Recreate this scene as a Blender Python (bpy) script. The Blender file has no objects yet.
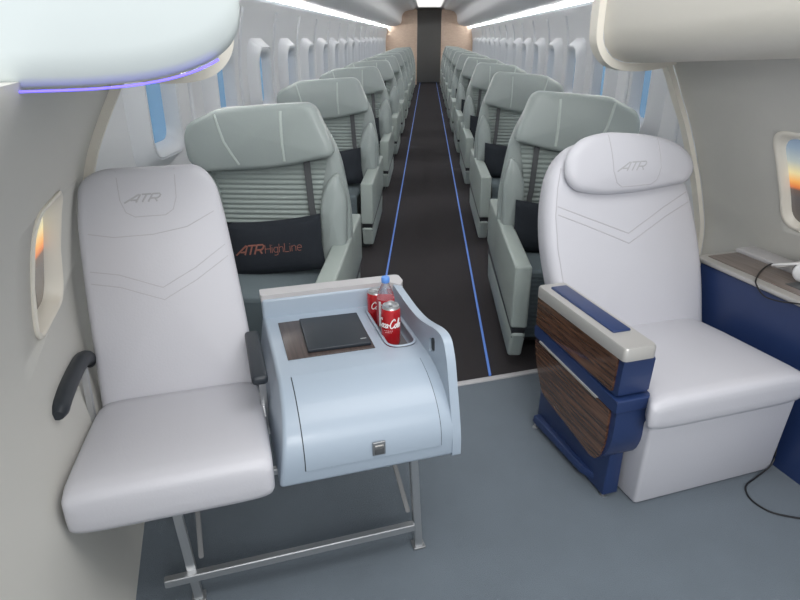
import bpy, bmesh, math, random
from mathutils import Vector, Matrix
from mathutils.bvhtree import BVHTree
random.seed(7)
sc = bpy.context.scene
COL = sc.collection
R = math.radians
CAB = R(-19.45)                       # the long cabin runs at this heading to the front bay

# ------------------------------------------------------------------ materials
def mat(name, col, rough=.5, metal=0, bump=None, spec=.5, sheen=0, coat=0, emis=None, estr=0, noise=None, trans=0, alpha=1):
    m = bpy.data.materials.new(name); m.use_nodes = True
    nt = m.node_tree; b = nt.nodes['Principled BSDF']
    b.inputs['Base Color'].default_value = (*col, 1)
    b.inputs['Roughness'].default_value = rough
    b.inputs['Metallic'].default_value = metal
    b.inputs['Specular IOR Level'].default_value = spec
    b.inputs['Sheen Weight'].default_value = sheen
    b.inputs['Coat Weight'].default_value = coat
    b.inputs['Transmission Weight'].default_value = trans
    b.inputs['Alpha'].default_value = alpha
    if emis:
        b.inputs['Emission Color'].default_value = (*emis, 1); b.inputs['Emission Strength'].default_value = estr
    tc = nt.nodes.new('ShaderNodeTexCoord')
    if noise:                          # (scale, amount) gentle mottling
        n = nt.nodes.new('ShaderNodeTexNoise'); n.inputs['Scale'].default_value = noise[0]; n.inputs['Detail'].default_value = 5
        nt.links.new(tc.outputs['Object'], n.inputs['Vector'])
        mx = nt.nodes.new('ShaderNodeMix'); mx.data_type = 'RGBA'
        k = noise[1]
        mx.inputs[6].default_value = (*[c*(1-k) for c in col], 1); mx.inputs[7].default_value = (*[min(1, c*(1+k)) for c in col], 1)
        nt.links.new(n.outputs['Fac'], mx.inputs[0]); nt.links.new(mx.outputs[2], b.inputs['Base Color'])
    if bump:                           # (scale, strength)
        n = nt.nodes.new('ShaderNodeTexNoise'); n.inputs['Scale'].default_value = bump[0]; n.inputs['Detail'].default_value = 6
        nt.links.new(tc.outputs['Object'], n.inputs['Vector'])
        bp = nt.nodes.new('ShaderNodeBump'); bp.inputs['Strength'].default_value = bump[1]; bp.inputs['Distance'].default_value = .004
        nt.links.new(n.outputs['Fac'], bp.inputs['Height']); nt.links.new(bp.outputs[0], b.inputs['Normal'])
    return m

def wood_mat(name, c1, c2, axis='Y', rough=.35, scale=14, coat=.4):
    m = mat(name, c1, rough, coat=coat); nt = m.node_tree; b = nt.nodes['Principled BSDF']
    tc = nt.nodes.new('ShaderNodeTexCoord'); mp = nt.nodes.new('ShaderNodeMapping')
    s = {'X': (.8, scale, scale), 'Y': (scale*1.6, .8, scale*1.6)}[axis]
    mp.inputs['Scale'].default_value = s
    n = nt.nodes.new('ShaderNodeTexNoise'); n.inputs['Scale'].default_value = 6; n.inputs['Detail'].default_value = 8; n.inputs['Distortion'].default_value = .6
    cr = nt.nodes.new('ShaderNodeValToRGB'); cr.color_ramp.elements[0].position = .35; cr.color_ramp.elements[1].position = .68
    cr.color_ramp.elements[0].color = (*c1, 1); cr.color_ramp.elements[1].color = (*c2, 1)
    nt.links.new(tc.outputs['Object'], mp.inputs[0]); nt.links.new(mp.outputs[0], n.inputs['Vector'])
    nt.links.new(n.outputs['Fac'], cr.inputs[0]); nt.links.new(cr.outputs[0], b.inputs['Base Color'])
    return m

M = {}
M['leather'] = mat('white_leather', (.565, .565, .605), .42, bump=(160, .12), spec=.4)
M['seam'] = mat('seam_thread', (.46, .45, .48), .6)
M['logo'] = mat('embossed_logo', (.42, .42, .44), .45)
M['booth_wall'] = mat('booth_wall_paint', (.63, .62, .58), .55, bump=(60, .02))
M['booth_bin'] = mat('bin_beige_paint', (.72, .69, .62), .38)
M['bin_white'] = mat('bin_white_paint', (.62, .675, .67), .35)
M['cream'] = mat('cream_trim_paint', (.84, .80, .71), .4)
M['carpet'] = mat('grey_carpet', (.135, .165, .195), .95, bump=(350, .8), noise=(5, .12), sheen=.2, spec=.1)
M['aisle'] = mat('dark_aisle_carpet', (.040, .036, .038), .9, bump=(300, .5), spec=.15)
M['cab_wall'] = mat('cabin_wall_white', (.80, .81, .83), .45)
M['cab_ceil'] = mat('cabin_ceiling_white', (.86, .86, .87), .45)
M['cab_frame'] = mat('cabin_window_frame_white', (.78, .80, .83), .4)
M['sky_pane'] = mat('blue_window_pane', (.12, .24, .40), .15, emis=(.16, .30, .46), estr=.5)
M['tan'] = wood_mat('tan_partition', (.66, .50, .39), (.74, .59, .47), 'X', .5, 4, 0)
M['dark_end'] = mat('dark_curtain', (.24, .25, .255), .8)
M['cove'] = mat('cove_light', (1, 1, 1), .5, emis=(1, .99, .97), estr=36)
M['ceil_light'] = mat('ceiling_light', (1, 1, 1), .5, emis=(1, .99, .98), estr=1.0)
M['blue_led'] = mat('blue_led', (.06, .12, .35), .5, emis=(.07, .16, .45), estr=.6)
M['violet_led'] = mat('violet_led', (.2, .15, .9), .5, emis=(.12, .09, 1.0), estr=1.6)
M['cushion'] = mat('cushion_fabric', (.13, .165, .18), .75)
M['sage'] = mat('sage_leather', (.325, .37, .36), .36, bump=(120, .05), spec=.5)
M['sage_rib'] = mat('sage_fabric', (.30, .345, .33), .7)
M['sage_arm'] = mat('sage_armrest_shell', (.36, .41, .385), .4)
M['sage_seam'] = mat('sage_piping', (.47, .53, .50), .5)
M['shell_dark'] = mat('charcoal_shell', (.045, .048, .05), .5)
M['plinth'] = mat('grey_plinth', (.13, .135, .135), .6)
M['slot'] = mat('black_band', (.012, .013, .016), .4)
M['belt'] = mat('grey_belt', (.075, .08, .085), .6)
M['navy_pillow'] = mat('dark_navy_fabric', (.009, .013, .020), .85, bump=(400, .3))
M['copper'] = mat('copper_thread', (.24, .085, .06), .5)
M['console'] = mat('console_blue_grey', (.35, .42, .50), .38, coat=.15)
M['rail'] = mat('rail_silver_grey', (.52, .51, .52), .35)
M['gap'] = mat('dark_gap', (.03, .035, .04), .6)
M['walnut_dark'] = wood_mat('dark_walnut', (.045, .032, .030), (.085, .062, .055), 'Y', .4, 12, .1)
M['walnut'] = wood_mat('walnut_gloss', (.048, .022, .014), (.17, .085, .05), 'Y', .22, 10, .6)
M['grey_wood'] = wood_mat('grey_brown_wood', (.16, .13, .115), (.25, .21, .19), 'Y', .4, 10, .1)
M['tablet'] = mat('black_folder', (.014, .020, .028), .45)
M['alu'] = mat('brushed_aluminium', (.55, .56, .57), .35, metal=.85)
M['champagne'] = mat('champagne_silver', (.50, .49, .47), .35, metal=.35)
M['steel'] = mat('latch_steel', (.30, .31, .32), .35, metal=.7)
M['latch_dark'] = mat('latch_dark', (.08, .085, .09), .4)
M['brace_grey'] = mat('brace_grey', (.16, .165, .17), .5, metal=.3)
M['arm_black'] = mat('charcoal_armrest', (.020, .026, .034), .45)
M['navy'] = mat('navy_panel', (.018, .038, .12), .38, bump=(180, .05), coat=.1)
M['can_red'] = mat('can_red', (.48, .012, .018), .22, metal=.3, coat=.5)
M['can_white'] = mat('can_white', (.85, .84, .84), .35)
M['cap_blue'] = mat('cap_light_blue', (.12, .30, .75), .35)
M['label_red'] = mat('label_red', (.42, .015, .03), .4)
M['plastic'] = mat('clear_plastic', (.85, .9, .95), .08, trans=.9, alpha=.75)
M['plastic'].node_tree.nodes['Principled BSDF'].inputs['IOR'].default_value = 1.2
M['water'] = mat('red_drink_bottle_label', (.55, .45, .47), .3)
M['white_plastic'] = mat('white_plastic', (.80, .80, .80), .3)
M['cable'] = mat('black_cable', (.012, .012, .014), .45)
M['rubber'] = mat('grey_ear_pad', (.16, .16, .17), .7)

def sunset_mat():
    m = mat('sunset_view', (.02, .02, .02), .25); nt = m.node_tree; b = nt.nodes['Principled BSDF']
    tc = nt.nodes.new('ShaderNodeTexCoord'); sp = nt.nodes.new('ShaderNodeSeparateXYZ'); mr = nt.nodes.new('ShaderNodeMapRange')
    mr.inputs['From Min'].default_value = .79; mr.inputs['From Max'].default_value = 1.17
    cr = nt.nodes.new('ShaderNodeValToRGB'); e = cr.color_ramp.elements
    e[0].position = 0; e[0].color = (.09, .075, .06, 1); e[1].position = 1; e[1].color = (.16, .22, .32, 1)
    for p, c in ((.36, (.11, .10, .10)), (.44, (.16, .11, .09)), (.47, (.75, .20, .06)), (.53, (.95, .45, .12)), (.62, (.85, .72, .38)), (.74, (.45, .50, .48)), (.88, (.25, .33, .42))):
        x = e.new(p); x.color = (*c, 1)
    nt.links.new(tc.outputs['Object'], sp.inputs[0]); nt.links.new(sp.outputs['Z'], mr.inputs['Value']); nt.links.new(mr.outputs[0], cr.inputs[0])
    nt.links.new(cr.outputs[0], b.inputs['Emission Color']); b.inputs['Emission Strength'].default_value = .9
    return m
M['sunset'] = sunset_mat()

# ------------------------------------------------------------------ object helpers
def link(name, me, m=None, parent=None, smooth=True, sharp=35):
    o = bpy.data.objects.new(name, me); COL.objects.link(o)
    if m: me.materials.append(M[m] if isinstance(m, str) else m)
    if smooth:
        for p in me.polygons: p.use_smooth = True
        if sharp: me.set_sharp_from_angle(angle=R(sharp))
    if parent is not None: o.parent = parent
    return o
def from_bm(name, bm, m=None, parent=None, smooth=True, sharp=35):
    bmesh.ops.recalc_face_normals(bm, faces=bm.faces)
    me = bpy.data.meshes.new(name); bm.to_mesh(me); bm.free()
    return link(name, me, m, parent, smooth, sharp)
def empty(name, loc=(0, 0, 0), rz=0):
    o = bpy.data.objects.new(name, None); COL.objects.link(o); o.location = loc; o.rotation_euler = (0, 0, rz)
    o.empty_display_size = .1
    return o
def tag(o, label=None, cat=None, group=None, kind=None):
    if label: o['label'] = label
    if cat: o['category'] = cat
    if group: o['group'] = group
    if kind: o['kind'] = kind
    return o
def struct(o): o['kind'] = 'structure'; return o
def copy_tree(o, parent=None):
    c = o.copy(); COL.objects.link(c); c.parent = parent
    for ch in list(o.children): copy_tree(ch, c)
    return c

def bm_box(bm, x0, x1, y0, y1, z0, z1, bev=0, seg=3):
    t = bmesh.new(); bmesh.ops.create_cube(t, size=1)
    for v in t.verts: v.co = Vector(((x0+x1)/2+v.co.x*(x1-x0), (y0+y1)/2+v.co.y*(y1-y0), (z0+z1)/2+v.co.z*(z1-z0)))
    if bev: bmesh.ops.bevel(t, geom=t.edges[:], offset=bev, segments=seg, profile=.5, affect='EDGES')
    me = bpy.data.meshes.new('t'); t.to_mesh(me); t.free(); bm.from_mesh(me); bpy.data.meshes.remove(me)
def box(name, m, parent, x0, x1, y0, y1, z0, z1, bev=.004, seg=3):
    bm = bmesh.new(); bm_box(bm, x0, x1, y0, y1, z0, z1, bev, seg); return from_bm(name, bm, m, parent)
def hexa(name, m, parent, pts, bev=.004, seg=3):
    """eight corners: bottom 4 (ccw), top 4"""
    bm = bmesh.new(); v = [bm.verts.new(p) for p in pts]
    for f in ((0, 3, 2, 1), (4, 5, 6, 7), (0, 1, 5, 4), (1, 2, 6, 5), (2, 3, 7, 6), (3, 0, 4, 7)): bm.faces.new([v[i] for i in f])
    if bev: bmesh.ops.bevel(bm, geom=bm.edges[:], offset=bev, segments=seg, profile=.5, affect='EDGES')
    return from_bm(name, bm, m, parent)
def loft_bm(rings, closed=True, caps=True):
    bm = bmesh.new(); vr = [[bm.verts.new(p) for p in r] for r in rings]; n = len(rings[0])
    for a, b in zip(vr, vr[1:]):
        for i in range(n if closed else n-1):
            j = (i+1) % n; bm.faces.new((a[i], a[j], b[j], b[i]))
    if caps and closed: bm.faces.new(vr[0][::-1]); bm.faces.new(vr[-1])
    return bm
def tube_bm(pts, r, n=8, flat=1.0, up=None):
    pts = [Vector(p) for p in pts]; rings = []
    for i, p in enumerate(pts):
        d = (pts[min(i+1, len(pts)-1)]-pts[max(i-1, 0)]).normalized()
        u = Vector(up) if up else (Vector((0, 0, 1)) if abs(d.z) < .9 else Vector((1, 0, 0)))
        s = d.cross(u).normalized(); t = s.cross(d).normalized()
        rr = r[i] if isinstance(r, (list, tuple)) else r
        rings.append([p+s*math.cos(2*math.pi*k/n)*rr+t*math.sin(2*math.pi*k/n)*rr*flat for k in range(n)])
    return loft_bm(rings)
def merge(bms):
    out = bmesh.new()
    for b in bms:
        me = bpy.data.meshes.new('t'); b.to_mesh(me); b.free(); out.from_mesh(me); bpy.data.meshes.remove(me)
    return out
def smooth_pts(pts, k=6, closed=False):
    """Catmull-Rom"""
    P = [Vector(p) for p in pts]; n = len(P); out = []
    rng = range(n) if closed else range(n-1)
    for i in rng:
        if closed: a, b, c, d = P[(i-1) % n], P[i], P[(i+1) % n], P[(i+2) % n]
        else: a, b, c, d = P[max(i-1, 0)], P[i], P[i+1], P[min(i+2, n-1)]
        for j in range(k):
            t = j/k
            out.append(.5*((2*b)+(c-a)*t+(2*a-5*b+4*c-d)*t*t+(3*b-a-3*c+d)*t**3))
    if not closed: out.append(P[-1])
    return out
def round_poly(pts, r=.02, seg=5):
    """2D polygon with rounded corners; r may be a list"""
    out = []; n = len(pts)
    for i in range(n):
        p = Vector(pts[i]); a = Vector(pts[i-1]); b = Vector(pts[(i+1) % n])
        rr = r[i] if isinstance(r, (list, tuple)) else r
        da = (a-p); db = (b-p); rr = min(rr, da.length*.49, db.length*.49)
        s = p+da.normalized()*rr; e = p+db.normalized()*rr
        for k in range(seg+1):
            t = k/seg; out.append((1-t)**2*s+2*t*(1-t)*p+t*t*e)
    return out
def resample(pts, step):
    """closed 2D polygon resampled evenly"""
    P = [Vector(p) for p in pts]; out = []
    for i in range(len(P)):
        a, b = P[i], P[(i+1) % len(P)]; L = (b-a).length
        if L < 1e-6: continue
        n = max(1, round(L/step))
        for k in range(n): out.append(a+(b-a)*k/n)
    return out
def pad_bm(outline, t, r, mapf, dome=.0, back_dome=0, step=.03, rings=7):
    """a cushion: closed outline (u,v), thickness t with rounded edge r; w runs 0 (back) .. t (front)"""
    O = resample(outline, step); n = len(O)
    c = Vector((sum(p.x for p in O)/n, sum(p.y for p in O)/n))
    size = min(max(p.x for p in O)-min(p.x for p in O), max(p.y for p in O)-min(p.y for p in O))/2
    prof = []
    for k in range(5):
        a = k/4*math.pi/2; prof.append((r*(1-math.sin(a)), t-r+r*math.sin(a+0)*0+r*(1-math.cos(a))*0+r*math.sin(a)))
    # prof: (inset, w) from side to front
    side = [(r*(1-math.cos(k/4*math.pi/2)), t-r+r*math.sin(k/4*math.pi/2)) for k in range(5)]
    inner = []
    for k in range(1, rings+1):
        f = k/rings; inner.append((r+(size-r)*f*.999, f))
    def ring(ins, w):
        s = 1-ins/size
        return [(c+(p-c)*s, w) for p in O]
    rs = []
    for ins, f in reversed(inner): rs.append(ring(ins, -back_dome*(1-(1-f)**2)))
    for ins, w in reversed(side): rs.append(ring(ins, t-w))
    for ins, w in side: rs.append(ring(ins, w))
    for ins, f in inner: rs.append(ring(ins, t+dome*(1-(1-f)**2)))
    bm = loft_bm([[mapf(p.x, p.y, w) for p, w in rg] for rg in rs])
    bmesh.ops.remove_doubles(bm, verts=bm.verts, dist=1e-5)
    return bm
def pad(name, m, parent, outline, t, r, mapf, **k):
    return from_bm(name, pad_bm(outline, t, r, mapf, **k), m, parent, sharp=50)
def drape_bm(src, lines, mapf, r=.003, off=0, w0=.6, w1=-.3, flat=.6, step=.012, n=6):
    """tubes laid on the front surface of src along 2D polylines"""
    me = src.data; bvh = BVHTree.FromPolygons([v.co for v in me.vertices], [tuple(p.vertices) for p in me.polygons])
    bms = []
    for ln in lines:
        pts = []
        for a, b in zip(ln, ln[1:]):
            a = Vector(a); b = Vector(b); k = max(1, int((b-a).length/step))
            for i in range(k): pts.append(a+(b-a)*i/k)
        pts.append(Vector(ln[-1])); P3 = []; nm = None
        for p in pts:
            A = Vector(mapf(p.x, p.y, w0)); B = Vector(mapf(p.x, p.y, w1)); d = (B-A)
            hit = bvh.ray_cast(A, d.normalized(), d.length)
            if hit[0] is not None: P3.append(hit[0]-d.normalized()*off)
        if len(P3) > 1:
            d = Vector(mapf(0, 0, 1))-Vector(mapf(0, 0, 0))
            bms.append(tube_bm(P3, r, n, flat, up=d.normalized()))
    return merge(bms) if bms else None
def drape(name, m, parent, src, lines, mapf, **k):
    b = drape_bm(src, lines, mapf, **k)
    return from_bm(name, b, m, parent) if b else None

# lettering strokes, unit height, x advance
ATR = [[(0, 0), (.95, 1), (1.12, 1), (1.12, 0)], [(.45, .32), (1.10, .32)],
       [(1.25, 1), (2.15, 1)], [(1.72, 1), (1.72, 0)],
       [(2.28, 0), (2.28, 1), (2.95, 1), (3.1, .85), (3.1, .6), (2.95, .45), (2.28, .45)], [(2.75, .45), (3.15, 0)]]
def place(lines, x, z, h, shear=.35, w=1.0):
    return [[(x+(px*w+py*shear)*h, z+py*h) for px, py in ln] for ln in lines]
GLY = {
 'H': ([[(0, 0), (0, 1)], [(.6, 0), (.6, 1)], [(0, .5), (.6, .5)]], .78),
 'i': ([[(0, 0), (0, .66)], [(0, .85), (0, .93)]], .2),
 'g': ([[(.45, .62), (.12, .62), (0, .45), (0, .2), (.12, .05), (.45, .05)], [(.45, .66), (.45, -.2), (.3, -.3), (.05, -.28)]], .62),
 'h': ([[(0, 0), (0, 1)], [(0, .5), (.15, .64), (.35, .64), (.45, .5), (.45, 0)]], .62),
 'L': ([[(0, 1), (0, 0), (.5, 0)]], .62),
 'n': ([[(0, 0), (0, .66)], [(0, .5), (.15, .64), (.35, .64), (.45, .5), (.45, 0)]], .62),
 'e': ([[(0, .35), (.48, .35), (.45, .55), (.3, .66), (.15, .66), (0, .5), (0, .15), (.15, .02), (.42, .04)]], .6)}
def word(txt):
    out = []; x = 0
    for ch in txt:
        ls, adv = GLY[ch]; out += [[(px+x, py) for px, py in l] for l in ls]; x += adv
    return out

# ------------------------------------------------------------------ FRONT BAY: setting
YW = 2.24
WL = [(0, .0), (-.07, .1), (-.14, .22), (-.21, .36), (-.245, .5), (-.235, .66), (-.19, .8), (-.145, .92), (-.085, 1.05), (-.03, 1.16), (.03, 1.26), (.075, 1.34), (.115, 1.41)]
WL = [(-.37+a, z) for a, z in WL]
WR = [(1.63-x-.012, z) for x, z in WL]+[(1.86, 1.45), (1.84, 1.56)]
WL = [(-.37, 0), (-.41, .15), (-.445, .4), (-.47, .6), (-.475, .8), (-.455, .95), (-.43, 1.06), (-.395, 1.16), (-.345, 1.26), (-.30, 1.34), (-.26, 1.41), (-.25, 1.442)]
def extr_profile(prof, y0, y1, t, ny=8):
    """open profile extruded along Y with thickness t (sign gives side)"""
    back = [(x+t, z) for x, z in prof]
    ring = prof+back[::-1]
    return loft_bm([[(x, y0+(y1-y0)*k/ny, z) for x, z in ring] for k in range(ny+1)])
def sm2(prof, k=4): return [(p.x, p.y) for p in smooth_pts([(a, b, 0) for a, b in prof], k)]
wall_l = struct(from_bm('wall_left', extr_profile(sm2(WL), -1.2, YW, -.06), 'booth_wall', sharp=60))
wall_r = struct(from_bm('wall_right', extr_profile(sm2(WR), -1.2, YW, .06), 'booth_wall', sharp=60))
struct(box('floor', 'carpet', None, -.72, 2.34, -1.2, YW, -.05, 0, 0))
struct(box('trim_1', 'rail', None, -.45, 2.05, YW-.012, YW+.018, -.02, .008, .003))

# arch trims round the opening to the long cabin (cream), left and right
def ribbon(path, wid, y0, y1, inward):
    P = smooth_pts([(x, 0, z) for x, z in path], 5); rings = []
    for i, p in enumerate(P):
        d = (P[min(i+1, len(P)-1)]-P[max(i-1, 0)]).normalized(); nrm = Vector((-d.z, 0, d.x))*inward
        q = p+nrm*wid
        rings.append([(p.x, y0, p.z), (p.x, y1, p.z), (q.x, y1, q.z), (q.x, y0, q.z)])
    return loft_bm(rings)
RA_side = [(x-.012, z) for x, z in WR[:-2]]+[(1.875, 1.43)]
RA_bin = [(1.89, 1.432), (1.81, 1.412), (1.72, 1.402), (1.63, 1.405), (1.565, 1.425), (1.522, 1.47), (1.508, 1.53), (1.508, 1.70), (1.508, 2.3)]
b1 = ribbon(RA_side, .022, YW-.008, YW+.03, 1); b2 = ribbon(RA_bin, .03, YW-.02, YW+.03, 1)
struct(from_bm('trim_2', merge([b1, b2]), 'cream', sharp=50))
mir = lambda L: [(1.6-x, z) for x, z in L]
LA_bin = [(x-.012, z-.012 if z < 1.5 else z) for x, z in mir(RA_bin)]
LA_side = [(x, z) for x, z in WL]
b1 = ribbon(LA_side, .028, YW-.02, YW+.03, -1); b2 = ribbon(LA_bin, .03, YW-.02, YW+.03, -1)
struct(from_bm('trim_3', merge([b1, b2]), 'cream', sharp=50))

# right overhead bin: runs toward the viewer, its lower lip rising slightly
def bin_ring(y):
    k = (YW-y)/1.5*.08
    inner = [(x+.0, z+(k if z < 1.6 else 0)) for x, z in RA_bin]
    ring = inner+[(1.60, 2.36), (2.1, 2.36), (2.1, 1.5+k), (1.92, 1.45+k)]
    return ring
ys = [YW-.02-(YW+1.2)*i/12 for i in range(13)]
def _bn(): return loft_bm([[(p.x, y, p.y) for p in [Vector(q) for q in bin_ring(y)]] for y in ys])
ob = empty('overhead_bin', (1.8, 1.0, 1.4)); tag(ob, 'long beige overhead bin above the right wall and window', 'overhead bin')
o = from_bm('bin_body', _bn(), 'booth_bin', ob, sharp=60); o.location = (-1.8, -1.0, -1.4)

# left overhead bin: rounded white end facing the viewer with a violet light line along its lower edge
YE = 1.02
prof = [(-.72, 1.432), (-.38, 1.430), (-.25, 1.432), (-.15, 1.434), (-.07, 1.442), (-.01, 1.457), (.032, 1.478), (.055, 1.505), (.063, 1.54), (.063, 1.62), (.063, 2.2), (.02, 2.34), (-.1, 2.36), (-.72, 2.36)]
P = [(p.x, p.y) for p in smooth_pts([(a, b, 0) for a, b in prof], 4)]
cx, cz = -.25, 1.85
def sc_ring(s, y, dx=0): return [(cx+(x-cx)*(1-s*.35)+0, y, cz+(z-cz)*(1-s)) for x, z in P]
rings = [sc_ring(.9, YE-.03), sc_ring(.5, YE-.028), sc_ring(.12, YE-.022), sc_ring(.04, YE-.014), sc_ring(.008, YE), sc_ring(0, YE+.02)]
for k in range(1, 9): rings.append(sc_ring(0, YE+.02+(YW-.05-YE)*k/8))
lb = empty('overhead_bin', (-.25, 1.6, 1.43)); tag(lb, 'rounded white overhead bin at the upper left, lit violet along its lower edge', 'overhead bin')
o = from_bm('bin_body', loft_bm(rings), 'bin_white', lb, sharp=60); o.location = (.25, -1.6, -1.43)
led = [(x, YE-.007, z-.003) for x, z in P if z < 1.478 and x > -.6]
o = from_bm('light_strip', tube_bm(led, .0018, 6, 1, up=(0, 1, 0)), 'violet_led', lb); o.location = (.25, -1.6, -1.43)
tag(o, 'glowing violet light line')

# cabin-bay windows (front bay)
def wall_pt(side, y, z, off=0):
    prof = WL if side < 0 else WR
    for (xa, za), (xb, zb) in zip(prof, prof[1:]):
        if za <= z <= zb:
            x = xa+(xb-xa)*(z-za)/(zb-za); break
    else: x = prof[-1][0]
    return (x-off*side, y, z)
def bay_window(name, side, y0, y1, z0, z1, wall, dp=.05):
    root = empty(name); struct(root)
    O = resample(round_poly([(y0, z0), (y1, z0), (y1, z1), (y0, z1)], .07, 6), .02)
    c = Vector(((y0+y1)/2, (z0+z1)/2))
    def rg(s, off):
        return [wall_pt(side, c.x+(p.x-c.x)*(1-s), c.y+(p.y-c.y)*(1-s), off) for p in O]
    cutter = from_bm('cutter', loft_bm([rg(0, .1), rg(0, -.1)]), None)
    md = wall.modifiers.new('b', 'BOOLEAN'); md.object = cutter; md.solver = 'EXACT'
    dg = bpy.context.evaluated_depsgraph_get(); me = bpy.data.meshes.new_from_object(wall.evaluated_get(dg)); wall.modifiers.clear(); wall.data = me
    bpy.data.objects.remove(cutter)
    fr = from_bm('window_frame', loft_bm([rg(-.03, -.004), rg(-.03, .004), rg(.01, .008), rg(.05, .004), rg(.11, -dp), rg(.13, -dp-.012), rg(-.02, -dp-.015), rg(-.01, -.03)]+[rg(-.03, -.004)], caps=False), 'cream', root, sharp=50)
    bm = bmesh.new(); bm.faces.new([bm.verts.new(p) for p in rg(.08, -dp-.004)])
    from_bm('window_pane', bm, 'sunset', root, smooth=False)
    return root
bay_window('window_1', -1, 1.52, 1.83, .80, 1.12, wall_l, .035)
bay_window('window_2', 1, 1.40, 1.80, .80, 1.18, wall_r, .02)

# ------------------------------------------------------------------ LONG CABIN: setting (heading CAB)
def cabp(x, y, z):
    c, s = math.cos(CAB), math.sin(CAB); return (c*x-s*y, s*x+c*y, z)
YB = 23.0
def y_clip(x, w=YW+.02): return (w-math.sin(CAB)*x)/math.cos(CAB)
def cab_extr(prof, t, flip, y1=YB, ny=24, c0=YW+.02):
    back = [(x+t[0], z+t[1]) for x, z in prof]; ring = prof+back[::-1]; rr = []
    for k in range(ny+1):
        rr.append([cabp(x, y_clip(x, c0)+(y1-y_clip(x, c0))*k/ny, z) for x, z in ring])
    return loft_bm(rr)
XL, XR = -1.42, 1.49
CW = [(-.30, -.02), (-.22, .15), (-.09, .42), (-.01, .75), (0, 1.0), (0, 1.3), (.03, 1.55), (.08, 1.76)]   # wall curve, inward +
cwl = sm2([(XL-a, z) for a, z in [(-a2, z2) for a2, z2 in [(-.0, 0)]]]) if False else None
wallL = sm2([(XL+abs(a), z) for a, z in CW]); wallR = sm2([(XR-abs(a), z) for a, z in CW])
struct(from_bm('wall_left', cab_extr(wallL, (-.05, 0), 1), 'cab_wall', sharp=60))
struct(from_bm('wall_right', cab_extr(wallR, (.05, 0), 1), 'cab_wall', sharp=60))
ceilL = [(-1.36, 1.80), (-1.30, 1.825), (-1.22, 1.82), (-1.12, 1.83), (-.98, 1.87), (-.90, 1.93), (-.875, 2.02), (-.87, 2.12), (-.83, 2.21), (-.74, 2.28), (-.62, 2.31), (-.50, 2.315), (-.44, 2.36), (-.36, 2.40), (.035, 2.41)]
ceil = sm2(ceilL+[(.07-x, z) for x, z in ceilL[-2::-1]], 3)
struct(from_bm('ceiling', cab_extr(ceil, (0, .05), 1), 'cab_ceil', sharp=60))
# aisle floor
fl = bmesh.new(); X = [-1.25, -.6, -.257, .035, .327, .6, 1.3]
rr = [[fl.verts.new(cabp(x, y_clip(x, YW+.01)+(YB-y_clip(x, YW+.01))*k/6, 0)) for x in X] for k in range(7)]
for a, b in zip(rr, rr[1:]):
    for i in range(len(X)-1): fl.faces.new((a[i], a[i+1], b[i+1], b[i]))
struct(from_bm('floor', fl, 'aisle', smooth=False))
# cove lights (the bright line above the side walls)
for s, x, nm in ((-1, -1.345, 'left'), (1, 1.415, 'right')):
    o = from_bm('cove_light', tube_bm([cabp(x, y_clip(x, YW+.06)+(22.9-y_clip(x, YW+.06))*k/20, 1.795) for k in range(21)], .011, 8, .8), 'cove')
    tag(o, 'glowing white cove light line above the %s wall of the long cabin' % nm, 'light')
for x, nm in ((-.257, 'left'), (.327, 'right')):
    bm = bmesh.new(); y0 = y_clip(x, YW+.03)
    c = [bm.verts.new(cabp(x+dx, y, z)) for z in (.001, .010) for dx, y in ((-.0055, y0), (.0055, y0), (.0055, 22.9), (-.0055, 22.9))]
    for f in ((0, 3, 2, 1), (4, 5, 6, 7), (0, 1, 5, 4), (1, 2, 6, 5), (2, 3, 7, 6), (3, 0, 4, 7)): bm.faces.new([c[i] for i in f])
    tag(from_bm('floor_light_strip', bm, 'blue_led', smooth=False), 'thin blue floor light line along the %s side of the dark aisle' % nm, 'light strip')
bm = bmesh.new()
c = [bm.verts.new(cabp(.035+dx, y, z)) for z in (2.385, 2.40) for dx, y in ((-.36, 3.2), (.36, 3.2), (.36, 21.5), (-.36, 21.5))]
for f in ((0, 3, 2, 1), (4, 5, 6, 7), (0, 1, 5, 4), (1, 2, 6, 5), (2, 3, 7, 6), (3, 0, 4, 7)): bm.faces.new([c[i] for i in f])
tag(from_bm('ceiling_light', bm, 'ceil_light', smooth=False), 'long glowing white light panel along the middle of the cabin ceiling', 'ceiling light')
# bulkhead at the far end
def cab_box(name, m, parent, x0, x1, y0, y1, z0, z1, bev=.01):
    bm = bmesh.new(); bm_box(bm, x0, x1, y0, y1, z0, z1, bev)
    for v in bm.verts: v.co = Vector(cabp(*v.co))
    return from_bm(name, bm, m, parent)
def partition(sgn):
    xc = .035
    pts = [(.40, 0), (1.45, 0), (1.45, 1.55), (1.40, 1.80), (1.25, 1.90), (.98, 1.93), (.92, 2.0), (.90, 2.18), (.80, 2.27), (.6, 2.32), (.46, 2.36), (.40, 2.3)]
    pts = [(xc+sgn*x, z) for x, z in pts]
    rings = [[cabp(x, y, z) for x, z in pts] for y in (21.9, 22.0)]
    return from_bm('partition', loft_bm(rings), 'tan', sharp=60)
for s, nm in ((-1, 'left'), (1, 'right')):
    tag(partition(s), 'tan wood partition at the far end of the cabin, %s of the aisle' % nm, 'partition')
struct(cab_box('wall_far', 'dark_end', None, -1.5, 1.55, 22.95, 23.05, 0, 2.5))
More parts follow.
